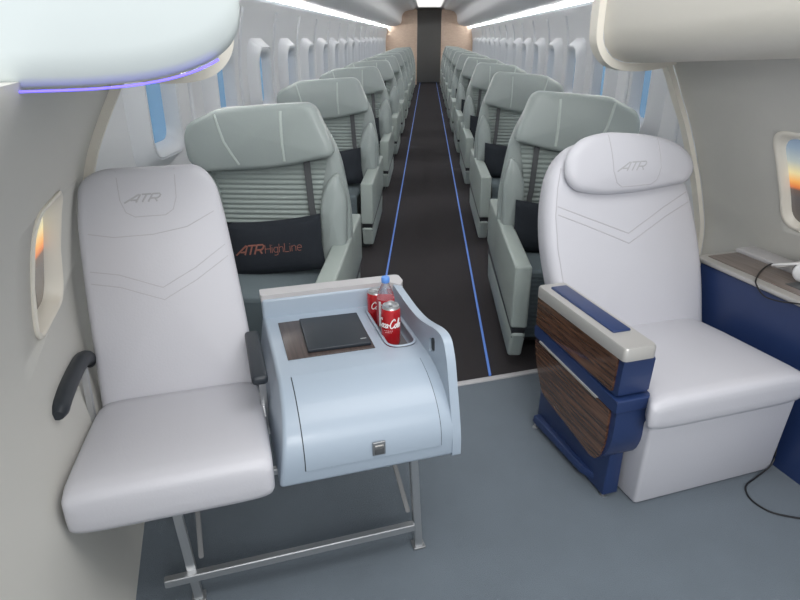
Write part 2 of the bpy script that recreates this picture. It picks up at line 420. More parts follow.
# cabin windows
def cab_window(n, side, y):
    X0 = XL if side < 0 else XR
    def mp(u, v, w):
        f = abs(a_at(v)); x = X0+(f+w)*(1 if side < 0 else -1)
        return Vector(cabp(x, y+u, v))
    root = empty('window_%d' % n); struct(root)
    rings = []
    O = resample(round_poly([(-.20, .93), (.20, .93), (.20, 1.42), (-.20, 1.42)], .10, 6), .04); c = Vector((0, 1.175))
    def rg(s, w): return [mp(*(c+(p-c)*(1-s)), w) for p in O]
    f = from_bm('window_frame', loft_bm([rg(-.34, -.02), rg(-.27, .006), rg(-.15, .040), rg(-.05, .076), rg(-.01, .082), rg(.01, .073), rg(.03, .082), rg(.10, .080), rg(.20, .045), rg(.27, .004)]), 'cab_frame', root, sharp=50)
    bm = bmesh.new(); bm.faces.new([bm.verts.new(p) for p in rg(.24, .010)])
    from_bm('window_pane', bm, 'sky_pane', root, smooth=False)
def a_at(z):
    for (a, za), (b, zb) in zip(CW, CW[1:]):
        if za <= z <= zb: return abs(a)+(abs(b)-abs(a))*(z-za)/(zb-za)
    return abs(CW[-1][0])
n = 3
for k in range(17):
    cab_window(n, -1, 3.15+1.06*k); n += 1
    cab_window(n, 1, 3.22+1.06*k); n += 1
# upright ribs between the wall panels
rb = []
t = 1
for side in (-1, 1):
    for k in range(14):
        y = 3.2+.53+1.06*k; X0 = XL if side < 0 else XR
        pts = [cabp(X0+(a_at(z)+.004)*(-side), y, z) for z in [.5+.12*i for i in range(11)]]
        rb.append(tube_bm(pts, .014, 6, 1, up=(math.sin(-CAB), math.cos(CAB), 0)))
o = from_bm('trim_4', merge(rb), 'cab_frame'); struct(o)

# ------------------------------------------------------------------ cabin seats (sage green)
def make_row_seat(s, ws, arm_front):
    """s=+1: aisle on +x.  local frame: faces -y, back at y=0"""
    root = empty('cabin_seat')
    fx = lambda x: x*s*ws
    def mp(u, v, w):                              # front view, w toward viewer
        rec = .02+(v-.4)*.05
        return Vector((fx(u), rec-w, v))
    def pl(pts, r): return round_poly(pts, r)
    bk = pad('backrest', 'sage', root, pl([(-.33, .24), (-.36, .80), (-.345, 1.0), (-.20, 1.17), (.215, 1.20), (.335, .98), (.385, .70), (.385, .24)], .08), .13, .05, lambda u, v, w: mp(u, v, w-.10), dome=.0, step=.05, rings=3)
    hd = pad('headrest', 'sage', root, pl([(-.30, .905), (-.375, .945), (-.385, 1.07), (-.36, 1.13), (-.215, 1.195), (.205, 1.222), (.245, 1.20), (.315, 1.04), (.325, .985), (.06, .925)], [.03, .04, .04, .03, .03, .03, .03, .03, .04, .12]), .11, .026, lambda u, v, w: mp(u, v, w+.01+(.02*abs(u/.35)**2)), dome=.014, step=.035, rings=5)
    for sl in ([(-.235, 1.20), (-.19, 1.05), (-.115, .915)], [(.085, 1.222), (.085, 1.05), (.09, .93)]): drape('piping', 'sage_seam', hd, hd, [sl], mp, r=.0075, w0=.4, w1=-.1, step=.03, n=5)
    # ribbed fabric panel
    bm = bmesh.new(); rows = []; nz = 120; z0, z1 = .46, .955
    for i in range(nz+1):
        z = z0+(z1-z0)*i/nz; w = .052+.011*abs(math.sin(i/nz*math.pi*20)); hw = .27 if z < .8 else .27+.03*(z-.8)/.15
        rows.append([bm.verts.new(mp(u*hw-.02, z, w*(1-.12*abs(u)**3))) for u in (-1, -.97, -.5, 0, .5, .97, 1)])
    for a, b in zip(rows, rows[1:]):
        for i in range(6): bm.faces.new((a[i], a[i+1], b[i+1], b[i]))
    from_bm('ribbed_panel', bm, 'sage_rib', root, sharp=0)
    pad('side_bolster', 'sage', root, pl([(.245, .42), (.365, .42), (.375, .78), (.33, .90), (.285, .86), (.245, .76)], .04), .12, .03, mp, dome=.01, step=.05, rings=3)
    pad('side_bolster', 'sage', root, pl([(-.345, .42), (-.255, .42), (-.25, .78), (-.29, .90), (-.34, .90)], .04), .10, .03, mp, dome=.01, step=.05, rings=3)
    # shoulder belt
    bm = loft_bm([[mp(u, z, w) for u, w in ((c-.016, .07), (c+.016, .07), (c+.016, .076), (c-.016, .076))] for z, c in ((.60, .215), (.70, .205), (.72, .20), (.80, .195), (.955, .185))])
    from_bm('belt', bm, 'belt', root, smooth=False)
    # cushion: ribbed top and ribbed leg rest in one run
    bm = bmesh.new(); path = []
    for i in range(31): path.append((-.04-.40*i/30, .425-.008*math.sin(i/30*3), 0))
    for i in range(1, 7): a = i/6*math.pi/2; path.append((-.44-.03*math.sin(a), .395+.03*math.cos(a), 0))
    for i in range(1, 29): path.append((-.47+.035*(i/28), .395-.34*i/28, 0))
    rows = []
    for i, (y, z, _) in enumerate(path):
        d = .009*abs(math.sin(i*math.pi/2)); hw = .265
        rows.append([bm.verts.new((fx(u*hw-.01), y-(d if i > 31 else 0), z+(d if i <= 31 else 0)-(.02 if abs(u) == 1 else 0))) for u in (-1, -.96, -.5, 0, .5, .96, 1)])
    for a, b in zip(rows, rows[1:]):
        for i in range(6): bm.faces.new((a[i], a[i+1], b[i+1], b[i]))
    lo = [[bm.verts.new((fx(sg*.265-.01), -.0, .40)), bm.verts.new((fx(sg*.265-.01), -.0, .06))] for sg in (-1, 1)]
    from_bm('seat_cushion', bm, 'cushion', root, sharp=0)
    bm = bmesh.new(); bm_box(bm, min(fx(-.26), fx(.24)), max(fx(-.26), fx(.24)), -.42, -.02, .05, .385, .01)
    from_bm('seat_base', bm, 'plinth', root)
    # aisle armrest console
    a0, a1 = sorted((fx(.298), fx(.385))); f = arm_front
    up = empty_part('armrest', root)
    bm = bmesh.new(); bm_box(bm, a0, a1, f, .50, .25, .55, .012, 4)
    for v in bm.verts:                                   # rear end kicks up a little, lower edge slants
        if v.co.z < .40: v.co.z += .02*(v.co.y-f)
    from_bm('armrest_pad', bm, 'sage_arm', up)
    box('armrest_band', 'slot', up, a0+.008, a1-.008, f+.012, .46, .195, .27, .004)
    bm = bmesh.new(); bm_box(bm, a0+.004, a1-.004, f+.006, .42, .075, .225, .016, 3)
    for v in bm.verts:
        if v.co.z < .14: v.co.y += .05*(1 if v.co.y < 0 else -1)
    from_bm('armrest_lower_panel', bm, 'sage_arm', up)
    w0, w1 = sorted((fx(-.365), fx(-.30)))
    box('wall_side_armrest', 'sage_arm', root, w0, w1, -.45, .1, .25, .55, .015)
    # dark plinth
    p0, p1 = sorted((fx(-.28), fx(.33)))
    box('plinth', 'shell_dark', root, p0, p1, -.36, .34, 0, .07, .006)
    return root
def empty_part(name, parent):
    o = empty(name); o.parent = parent; return o

def cab_place(o, x, y): o.location = cabp(x, y, 0); o.rotation_euler = (0, 0, CAB)
ordn = ['first', 'second', 'third', 'fourth', 'fifth', 'sixth', 'seventh', 'eighth', 'ninth', 'tenth']
protoL = make_row_seat(1, 1.0, -.60); protoR = make_row_seat(-1, .885, -.74)

def make_pillow(s, ws, txt=False):
    bm = bmesh.new()
    W, H = .235, .135; N = 14; top = {}
    def f(i, j, sd):
        u = -1+2*i/N; v = -1+2*j/N
        t = max(0, (1-u**4)*(1-v**4))**.6*.045
        x = u*W*(1-.05*(1-u*u)*0-.04*(1-abs(v))*abs(u)); z = v*H*(1-.10*(1-u*u)*(v > 0))
        return Vector((x*s*ws+.0, -t*sd, z))
    for sd in (1, -1):
        g = [[bm.verts.new(f(i, j, sd)) for j in range(N+1)] for i in range(N+1)]
        for i in range(N):
            for j in range(N): bm.faces.new((g[i][j], g[i+1][j], g[i+1][j+1], g[i][j+1]))
    bmesh.ops.remove_doubles(bm, verts=bm.verts, dist=1e-5)
    return bm
pilL = from_bm('pillow', make_pillow(1, 1), 'navy_pillow', sharp=60)
pilR = from_bm('pillow', make_pillow(-1, .93), 'navy_pillow', sharp=60)
txtp = from_bm('pillow', make_pillow(1, 1.0), 'navy_pillow', sharp=60)
pm = lambda u, v, w: Vector((u, -w, v))
drape('pillow_logo', 'copper', txtp, txtp, place(ATR, -.195, -.03, .043, .4, .98), pm, r=.0042, flat=.4, w0=.3, w1=-.02, step=.01)
drape('pillow_lettering', 'copper', txtp, txtp, place(word('HighLine'), -.045, -.03, .041, .05, 1.05), pm, r=.0016, flat=.5, w0=.3, w1=-.02, step=.01)

def place_pillow(o, x, y, rz=0, tilt=0): 
    o.location = cabp(x, y, .565); o.rotation_euler = (R(-12), tilt, CAB+rz)
for k in range(10):
    for side in (-1, 1):
        nm = 'left' if side < 0 else 'right'
        if side < 0: x, y, pr, pp = -.76, 2.92+1.89*k, protoL, pilL
        else: x, y, pr, pp = .748, 3.27+1.87*k, protoR, pilR
        o = pr if k == 0 else copy_tree(pr)
        cab_place(o, x, y)
        if side > 0: o.scale = (1, 1, 1.022)
        row = '%s row' % ordn[k] if k < 9 else 'row by the far partition'
        far = 'nearest, ' if k == 0 else ''
        tag(o, 'sage green cabin seat, %s%s, %s of the aisle' % (far, row, nm), 'seat', 'sage green seats along the long cabin')
        if side < 0 and k == 0: p = txtp
        elif (side < 0 and k == 1) or (side > 0 and k == 0): p = pp
        else: p = pp.copy(); COL.objects.link(p)
        if k == 0 and side < 0: tag(p, 'wide dark navy pillow with copper lettering on the nearest left cabin seat', 'pillow', 'dark pillows on the cabin seats')
        else: tag(p, 'plain dark navy pillow on the %s seat of the %s' % (nm, row), 'pillow', 'dark pillows on the cabin seats')
        place_pillow(p, x+(.035 if side < 0 else -.06), y-.15, 0, R(-6) if side < 0 else R(4))

# ------------------------------------------------------------------ LEFT FRONT SEAT
# back plane: bottom (y 1.80, z .42) to top (y 2.05, z 1.12), front surface
def lmap(u, v, w):            # u along x, v height z, w toward viewer
    k = (v-.42)/.70
    y = 1.80+.25*k
    n = Vector((0, -.942, .336))
    return Vector((u, y, v))+n*(w-.10)
ls = empty('airline_seat', (-.19, 1.6, 0)); tag(ls, 'white leather seat on slim aluminium legs with black armrests, left of the console', 'seat')
def under(o, root): o.parent = root; o.matrix_parent_inverse = Matrix.Translation(-root.location); return o
def U(o): return under(o, ls)
ol = round_poly([(-.435, .38), (.055, .38), (.043, .62), (.022, .86), (.010, .98), (-.006, 1.075), (-.05, 1.13), (-.35, 1.13), (-.415, 1.095), (-.432, .98), (-.437, .80)], [.03, .03, .15, .15, .05, .06, .05, .05, .06, .05, .15])
lb_ = U(pad('backrest', 'leather', None, ol, .10, .024, lmap, dome=.012, step=.02, rings=8))
lx = -.215
seams = [[(lx-.088, 1.14), (lx-.083, 1.03), (lx-.07, .995), (lx-.045, .98), (lx+.045, .98), (lx+.07, .995), (lx+.083, 1.03), (lx+.088, 1.14)],
         [(-.425, .945), (-.33, .925), (-.215, .925), (-.11, .94), (-.005, .99)],
         [(-.43, .835), (-.33, .815), (lx+.01, .765), (-.10, .815), (0.0, .878)],
         [(-.432, .80), (-.33, .778), (lx+.01, .728), (-.10, .778), (.005, .842)]]
U(drape('stitching', 'seam', None, lb_, seams, lmap, r=.0017, flat=.5, w0=.5, w1=-.1, off=-.0003, step=.02))
U(drape('embossed_logo', 'logo', None, lb_, place(ATR, lx-.072, 1.022, .023, .7, 1.35), lmap, r=.0028, flat=.35, w0=.5, w1=-.1, step=.008))
# seat cushion : superelliptic loft front to back
def cushion(name, m, stations, n=56, e=7):
    """stations: (y, xc, zc, half width, half height) """
    rings = []
    for y, xc, zc, hw, hh in stations:
        rg = []
        for i in range(n):
            a = 2*math.pi*i/n; c, s_ = math.cos(a), math.sin(a)
            rg.append((xc+hw*math.copysign(abs(c)**(2/e), c), y, zc+hh*math.copysign(abs(s_)**(2/e), s_)))
        rings.append(rg)
    return from_bm(name, loft_bm(rings), m, sharp=60)
xc = -.195
st = [(1.262, xc, .458, .21, .01), (1.263, xc, .458, .232, .038), (1.269, xc, .459, .241, .054), (1.285, xc, .460, .246, .063), (1.33, xc, .459, .248, .066), (1.42, xc, .445, .249, .066), (1.55, xc, .425, .250, .062), (1.68, xc+.002, .41, .249, .058), (1.76, xc+.003, .402, .246, .055), (1.80, xc+.003, .40, .235, .048), (1.82, xc+.003, .40, .20, .03)]
sc_ = U(cushion('seat_cushion', 'leather', st))
U(box('seat_pan', 'alu', None, -.40, .0, 1.36, 1.80, .352, .372, .003))
# frame
def sq(name, m, a, b, w=.024, d=.024, parent=None):
    a, b = Vector(a), Vector(b); dd = (b-a).normalized(); s = dd.cross(Vector((0, 1, .01))).normalized() if abs(dd.y) < .9 else Vector((1, 0, 0)); t = s.cross(dd).normalized()
    rings = [[p+s*i*w/2+t*j*d/2 for i, j in ((-1, -1), (1, -1), (1, 1), (-1, 1))] for p in (a, b)]
    bm = loft_bm(rings); bmesh.ops.bevel(bm, geom=bm.edges[:], offset=.0025, segments=2, affect='EDGES')
    return from_bm(name, bm, m)
def leg(a, b):
    l = U(sq('leg', 'alu', a, b)); f = box('foot', 'steel', None, b[0]-.02, b[0]+.02, b[1]-.02, b[1]+.02, 0, .008, .002); f.parent = l
leg((-.215, 1.385, .40), (-.193, 1.372, .004)); leg((.462, 1.385, .40), (.481, 1.374, .004))
U(sq('brace', 'brace_grey', (-.17, 1.66, .36), (-.172, 1.40, .12), .014, .014)); U(sq('brace', 'brace_grey', (.42, 1.66, .40), (.455, 1.40, .12), .014, .014))
U(sq('cross_bar', 'alu', (-.272, 1.356, .105), (.46, 1.356, .105), .026, .024))
U(sq('seat_rail', 'alu', (-.30, 1.395, .385), (.50, 1.395, .385), .02, .02)); U(sq('seat_rail', 'alu', (-.30, 1.66, .345), (.50, 1.66, .345), .03, .03))
# left armrest, drooping
ap = smooth_pts([(-.455, 1.885, .545), (-.456, 1.865, .578), (-.458, 1.80, .604), (-.459, 1.70, .617), (-.460, 1.60, .622), (-.461, 1.53, .619), (-.461, 1.485, .612)], 4)
nn = len(ap)-1
rad = [.025*min(1, .6+4*min(i, nn-i)/nn) for i in range(nn+1)]
la = U(from_bm('armrest', tube_bm(ap, rad, 12, .95), 'arm_black', sharp=60)); tag(la, 'drooping black armrest')
po = sq('armrest_post', 'alu', (-.445, 1.76, .60), (-.448, 1.73, .40), .018, .022); under(po, ls)
# right armrest, flat pad
bm = bmesh.new(); bm_box(bm, .026, .073, 1.53, 1.845, .582, .612, .012, 4)
U(from_bm('armrest', bm, 'arm_black'))
U(sq('armrest_post', 'alu', (.058, 1.62, .59), (.0585, 1.62, .40), .02, .014))
U(box('seat_bracket', 'alu', None, .047, .060, 1.56, 1.70, .36, .46, .003))

# ------------------------------------------------------------------ CONSOLE between the seats
cs = empty('side_console', (.32, 1.6, .41)); tag(cs, 'blue-grey moulded console table with a curved front door and drinks well', 'console table')
def CS(o): return under(o, cs)
ZT = .622
X0, X1 = .097, .562
def side_prof(zt=ZT, inset=0, n=12):
    """(y,z) outline of the body from bottom front, up the curved front, along the top, to the rear"""
    p = [(1.292, .402), (1.292, .46)]
    for i in range(1, n+1):
        a = math.pi/2*i/n; p.append((1.292+.225*(1-math.cos(a)), .46+(zt-.46)*math.sin(a)))
    p += [(1.60, zt), (1.90, zt)]
    return p
prf = side_prof()
# body with a well cut in the top: built as strips in x
well = (.446, .540, 1.575, 1.885)   # x0 x1 y0 y1
def body():
    bm = bmesh.new()
    ring = prf+[(1.95, ZT), (1.95, .402)]
    rr = [[bm.verts.new((x-(.16*(ZT-z) if x == X0 else 0), y, z)) for y, z in ring] for x in (X0, X1)]
    n_ = len(ring)
    for i in range(n_): bm.faces.new((rr[0][i], rr[0][(i+1) % n_], rr[1][(i+1) % n_], rr[1][i]))
    bm.faces.new(rr[0]); bm.faces.new(rr[1][::-1])
    bmesh.ops.recalc_face_normals(bm, faces=bm.faces)
    return bm
cb = from_bm('console_body', body(), 'console', sharp=30)
# cut the drinks well out with a boolean (rounded slot)
slot = round_poly([(well[0], well[2]), (well[1], well[2]), (well[1], well[3]), (well[0], well[3])], .044, 8)
cut = from_bm('cutter', loft_bm([[(p.x, p.y, z) for p in slot] for z in (.580, .70)]), None)
def boolean(o, c):
    md = o.modifiers.new('b', 'BOOLEAN'); md.object = c; md.solver = 'EXACT'
    dg = bpy.context.evaluated_depsgraph_get(); me = bpy.data.meshes.new_from_object(o.evaluated_get(dg)); o.modifiers.clear(); o.data = me
    bpy.data.objects.remove(c)
boolean(cb, cut)
md = cb.modifiers.new('bev', 'BEVEL'); md.width = .012; md.segments = 4; md.limit_method = 'ANGLE'; md.angle_limit = R(50)
dg = bpy.context.evaluated_depsgraph_get(); cb.data = bpy.data.meshes.new_from_object(cb.evaluated_get(dg)); cb.modifiers.clear()
for p in cb.data.polygons: p.use_smooth = True
cb.data.set_sharp_from_angle(angle=R(40))
CS(cb)
# lip round the well
lip = [(p.x, p.y, ZT+.001) for p in slot]; lip.append(lip[0])
CS(from_bm('well_rim', tube_bm(lip, .0045, 6, .6, up=(0, 0, 1)), 'console'))
CS(from_bm('well_floor', loft_bm([[(p.x, p.y, z) for p in slot] for z in (.579, .5815)]), 'rubber'))
# rear upstand and silver rail on top
CS(box('rear_panel', 'console', None, X0-.002, X1+.012, 1.90, 1.955, .41, .69, .01))
rl = round_poly([(X0-.004, 1.905), (X1-.03, 1.905), (X1+.01, 1.865), (X1+.030, 1.90), (X1+.030, 1.965), (X0-.004, 1.965)], [.008, .03, .01, .01, .02, .008])
CS(from_bm('top_rail', loft_bm([[(p.x, p.y, z) for p in rl] for z in (.680, .684, .700, .704)]), 'rail', sharp=40))
# right side wing: swept wall with a slot handle
wp = [(1.955, .695), (1.88, .70), (1.80, .695), (1.70, .69), (1.60, .695), (1.52, .712), (1.46, .728), (1.415, .733), (1.385, .725), (1.355, .68), (1.33, .60), (1.305, .52), (1.290, .46), (1.288, .400), (1.955, .400)]
wpo = round_poly(wp, [.005]+[.06]*11+[.02, .008, .008], 4)
wg = loft_bm([[(x, c.x, c.y) for c in wpo] for x in (X1-.012, X1-.008, X1+.010, X1+.014)])
wing = from_bm('side_wing', wg, 'console', sharp=40)
hs = round_poly([(1.45, .655), (1.50, .635), (1.505, .675), (1.455, .70)], .012, 4)
c2 = from_bm('cutter', loft_bm([[(x, c.x, c.y) for c in hs] for x in (X1-.05, X1+.05)]), None)
boolean(wing, c2)
for p in wing.data.polygons: p.use_smooth = True
wing.data.set_sharp_from_angle(angle=R(40)); CS(wing)
CS(box('handle_recess', 'gap', None, X1-.004, X1+.006, 1.44, 1.515, .63, .705, .002))
# curved front door: offset copy of front profile between x .135 and .53
def door():
    pts = []; q = side_prof(); 
    # normals
    sel = [(1.292, .447), (1.292, .46)]
    for i in range(1, 13):
        a = math.pi/2*i/12
        if a < math.pi/2*.97: sel.append((1.292+.225*(1-math.cos(a)), .46+(ZT-.46)*math.sin(a)))
    rings = []
    for (y, z) in sel:
        a = max(0, min(1, (z-.46)/(ZT-.46))); ang = math.asin(a); ny, nz = -math.cos(ang), math.sin(ang)
        rings.append((y, z, ny, nz))
    return rings
dr = door(); dx0, dx1 = .135, .515
def dgrid(x0, x1, o0, o1, rows):
    return loft_bm([[(x0, y+ny*o0, z+nz*o0), (x1, y+ny*o0, z+nz*o0), (x1, y+ny*o1, z+nz*o1), (x0, y+ny*o1, z+nz*o1)] for y, z, ny, nz in rows])
CS(from_bm('door_gap', dgrid(dx0-.0025, dx1+.0025, -.004, .0006, [(dr[0][0], dr[0][1]-.0025, -1, 0)]+dr), 'gap', sharp=40))
dp = CS(from_bm('door', dgrid(dx0, dx1, -.002, .0035, dr), 'console', sharp=40))
lt = box('latch', 'steel', None, .316, .352, 1.284, 1.2905, .458, .500, .002); lt.parent = dp
l2 = box('latch_button', 'latch_dark', None, .321, .347, 1.2815, 1.286, .463, .482, .001); l2.parent = lt
l3 = box('latch_plate', 'champagne', None, .322, .346, 1.2815, 1.286, .487, .491, .0008); l3.parent = lt
# wood inlay
CS(box('wood_inlay', 'walnut_dark', None, .138, .405, 1.585, 1.845, ZT-.004, ZT+.0035, .001))
# folder / tablet resting on the inlay
fo = box('folder', 'tablet', None, -.098, .098, -.113, .113, 0, .012, .003)
fo.location = (.302, 1.715, ZT+.004); fo.rotation_euler = (0, 0, R(-1.5)); tag(fo, 'slim black closed folder lying on the dark wood inlay of the console', 'folder')
t_ = box('badge', 'alu', fo, .070, .088, -.085, -.081, .0118, .0126, .0003)

# drinks
def lathe(prof, n=28):
    return loft_bm([[(r*math.cos(2*math.pi*i/n), r*math.sin(2*math.pi*i/n), z) for i in range(n)] for r, z in prof])
COLA = {  # script strokes, unit height
 'C': ([(.62, .78), (.55, .95), (.38, .98), (.15, .75), (.02, .40), (.10, .08), (.32, -.02), (.58, .12), (.72, .3)], .66),
 'o': ([(.28, .42), (.12, .38), (.03, .18), (.10, .02), (.26, .02), (.36, .22), (.28, .42), (.42, .36)], .40),
 'c': ([(.34, .36), (.22, .42), (.05, .28), (.04, .08), (.16, -.01), (.36, .10)], .36),
 'a': ([(.36, .36), (.22, .42), (.06, .26), (.05, .06), (.18, .0), (.33, .18), (.38, .42), (.34, .08), (.46, .04)], .48),
 'l': ([(.02, .08), (.22, .5), (.26, .92), (.16, .98), (.08, .6), (.08, .12), (.20, .0), (.3, .08)], .28),
 '-': ([(.02, .28), (.20, .32)], .22)}
def script(txt):
    out = []; x = 0
    for ch in txt:
        p, a = COLA[ch]; out.append([(q.x+x+q.y*.25, q.y) for q in smooth_pts([(u, v, 0) for u, v in p], 4)]); x += a
    return out, x
def make_can(name='drink_can', h=.142, r=.0315):
    root = empty(name)
    from_bm('can_body', lathe([(.022, 0), (.026, .001), (r-.002, .008), (r, .016), (r, h-.016), (r-.003, h-.009)]), 'can_red', root, sharp=50)
    from_bm('can_lid', lathe([(r-.003, h-.009), (r-.006, h-.003), (r-.006, h), (r-.008, h), (r-.009, h-.006), (.004, h-.006)]), 'alu', root, sharp=40)
    tab = from_bm('pull_tab', lathe([(.006, h-.006), (.007, h-.004), (.004, h-.003)], 12), 'steel', root); 
    ls_, wd = script('Coca-Cola'); H = .030; bms = []
    for l in ls_:
        pts = []
        for u, v in l:
            th = ((u-wd/2)*H*.72)/r; z = h*.52+v*H
            pts.append(Vector((math.sin(th)*(r+.0002), -math.cos(th)*(r+.0002), z)))
        rings = []
        for i, p in enumerate(pts):
            nrm = Vector((p.x, p.y, 0)).normalized(); d = (pts[min(i+1, len(pts)-1)]-pts[max(i-1, 0)]).normalized(); s_ = d.cross(nrm).normalized()*.0017
            rings.append([p+s_-nrm*.001, p-s_-nrm*.001, p-s_+nrm*.0005, p+s_+nrm*.0005])
        bms.append(loft_bm(rings))
    for k, wv in ((0, .016), (1, .011)):                                 # small text bars beneath the script
        zz = h*.52-.010-k*.006; pts = [Vector((math.sin(t/r)*(r+.0002), -math.cos(t/r)*(r+.0002), zz)) for t in [-wv+2*wv*i/10 for i in range(11)]]
        for q in range(0, 10, 2):
            bms.append(tube_bm(pts[q:q+2], .0009, 5, .5))
    from_bm('can_lettering', merge(bms), 'can_white', root, smooth=False)
    return root
c1 = make_can(); c1.location = (.478, 1.665, .583); c1.rotation_euler = (0, 0, R(-28)); tag(c1, 'red cola drink can with white script at the front of the drinks well', 'drink can', 'drinks in the console well')
c2_ = copy_tree(c1); c2_.location = (.478, 1.846, .583); c2_.scale = (1, 1, .84); c2_.rotation_euler = (0, 0, R(30)); tag(c2_, 'red drink can half hidden behind the bottle at the back of the well', 'drink can', 'drinks in the console well')
bt = empty('bottle', (.487, 1.756, .583)); bt.rotation_euler = (0, 0, R(-10)); tag(bt, 'clear plastic bottle with light blue cap and red label in the drinks well', 'bottle', 'drinks in the console well')
from_bm('bottle_body', lathe([(.020, 0), (.027, .003), (.029, .012), (.0285, .08), (.029, .125), (.026, .145), (.018, .165), (.0125, .176), (.0115, .186)]), 'plastic', bt, sharp=60)
from_bm('bottle_label', lathe([(.0292, .03), (.0297, .031), (.0297, .152*.83), (.0292, .128)]), 'label_red', bt, sharp=60)
bm = bmesh.new(); ls_ = []
for zc, a0, a1 in ((.115, -.9, .5), (.104, -.5, .9), (.122, -.2, 1.0)):
    rings = [[Vector((math.sin(a)*(.0300), -math.cos(a)*(.0300), zc+dz+.004*math.sin(4*a))) for dz in (-.0022, .0022)] for a in [a0+(a1-a0)*i/10 for i in range(11)]]
    ls_.append(loft_bm([[r_[0], r_[1], r_[1]*1.0+Vector((0, 0, 0.0)), r_[0]*1.0+Vector((0, 0, 0.0))] for r_ in [[p, q] for p, q in rings]], caps=False))
wb = [[Vector((math.sin(a)*.0301, -math.cos(a)*.0301, z)) for z in (.032, .123)] for a in (-.95, -.8, -.65)]
b_ = bmesh.new()
for (p, q), (s_, t_) in zip(wb, wb[1:]): b_.faces.new([b_.verts.new(x) for x in (p, s_, t_, q)])
ls_.append(b_)
from_bm('label_print', merge(ls_), 'can_white', bt, smooth=False)
from_bm('bottle_cap', lathe([(.0125, .182), (.0140, .184), (.0140, .199), (.0125, .201), (.002, .201)]), 'cap_blue', bt, sharp=40)
bm.free()

# ------------------------------------------------------------------ RIGHT FRONT SEAT
rs = empty('lounge_seat', (1.5, 1.6, 0)); tag(rs, 'wide white leather lounge seat with a padded headrest and walnut side, right of the aisle', 'seat')
def RS(o): return under(o, rs)
def rmap(u, v, w):
    k = (v-.40)/.75; y = 1.77+.25*k
    n = Vector((0, -.949, .316)); return Vector((u, y, v))+n*(w-.11)
rx = 1.545
ro = round_poly([(1.225, .36), (1.87, .36), (1.882, .60), (1.862, .80), (1.825, .96), (1.765, 1.06), (1.66, 1.13), (1.42, 1.155), (1.29, 1.125), (1.215, 1.05), (1.175, .92), (1.165, .78), (1.19, .58)], [.04, .04, .1, .1, .1, .08, .1, .1, .08, .1, .1, .1, .1])
rb_ = RS(pad('backrest', 'leather', None, ro, .11, .04, rmap, dome=.02, step=.022, rings=8))
RS(drape('stitching', 'seam', None, rb_, [[(1.215, .915), (1.32, .87), (rx-.04, .795), (1.68, .88), (1.84, .945)], [(1.215, .885), (1.32, .84), (rx-.04, .758), (1.68, .842), (1.845, .905)], [(1.245, 1.05), (1.222, .98), (1.205, .88), (1.205, .76), (1.225, .58), (1.26, .40)]], rmap, r=.0022, flat=.6, w0=.5, w1=-.1, step=.02))
ho = round_poly([(1.275, .965), (1.38, .942), (1.56, .942), (1.79, .965), (1.825, 1.02), (1.79, 1.085), (1.71, 1.125), (1.60, 1.15), (1.42, 1.165), (1.31, 1.145), (1.245, 1.085), (1.24, 1.01)], [.04, .06, .08, .04, .05, .06, .08, .08, .06, .05, .05, .04])
hr = RS(pad('headrest', 'leather', None, ho, .060, .028, lambda u, v, w: rmap(u, v, w+.10), dome=.014, step=.018, rings=8))
hs_ = [[(rx-.125, 1.20), (rx-.120, 1.02), (rx-.105, .98), (rx-.08, .964), (rx+.05, .966), (rx+.075, .98), (rx+.09, 1.02), (rx+.095, 1.20)]]
s1 = drape('headrest_stitching', 'seam', None, hr, hs_, rmap, r=.0020, flat=.6, w0=.6, w1=-.05, step=.012); s1.parent = hr
s2 = drape('embossed_logo', 'logo', None, hr, place(ATR, rx-.105, 1.018, .030, .7, 1.2), rmap, r=.0026, flat=.35, w0=.6, w1=-.05, step=.008); s2.parent = hr
for a in (s1, s2): a.matrix_parent_inverse = Matrix.Identity(4)
xr = 1.505
st = [(y, (l+1.82)/2, z, (1.82-l)/2-d, h) for y, l, d, z, h in ((1.250, 1.190, .035, .418, .015), (1.251, 1.190, .018, .418, .036), (1.257, 1.190, .006, .418, .051), (1.270, 1.194, 0, .418, .060), (1.30, 1.215, 0, .417, .062), (1.33, 1.235, 0, .417, .062), (1.45, 1.240, 0, .413, .060), (1.62, 1.240, 0, .407, .058), (1.74, 1.240, .002, .402, .055), (1.80, 1.240, .015, .40, .045))]
RS(cushion('seat_cushion', 'leather', st, n=48, e=6))
RS(hexa('seat_base', 'leather', None, [(1.262, 1.325, 0), (1.875, 1.335, 0), (1.875, 1.85, 0), (1.245, 1.85, 0), (1.232, 1.285, .362), (1.818, 1.275, .362), (1.818, 1.85, .362), (1.240, 1.85, .362)], .014, 4))
# aisle-side arm console
arm = empty('armrest'); RS(arm)
AX0, AX1, AY0, AY1 = 1.112, 1.228, 1.318, 1.845
def A(o): o.parent = arm; return o
def yz(pts, r, x0, x1, name, m, bev=.0, seg=4):
    q = round_poly(pts, r, seg); bm = loft_bm([[(x, c.x, c.y) for c in q] for x in (x0, x1)])
    if bev: 
        bmesh.ops.bevel(bm, geom=[e for e in bm.edges if abs(e.verts[0].co.x-e.verts[1].co.x) < 1e-6], offset=bev, segments=3, affect='EDGES')
    return from_bm(name, bm, m, sharp=40)
A(yz([(AY0+.012, .465), (AY0+.006, .60), (AY1, .60), (AY1-.005, .465)], .01, AX0+.006, AX1+.004, 'upper_body', 'navy', .004))
A(yz([(AY0+.004, .42), (AY0+.004, .28), (AY0+.05, .188), (AY1-.08, .228), (AY1-.03, .42)], [.01, .06, .05, .03, .01], AX0+.008, AX1+.022, 'lower_body', 'navy', .004))
A(yz([(AY0-.004, .412), (AY0-.004, .458), (AY1-.0, .480), (AY1-.005, .436)], .006, AX0-.002, AX1+.017, 'middle_band', 'navy', .003))
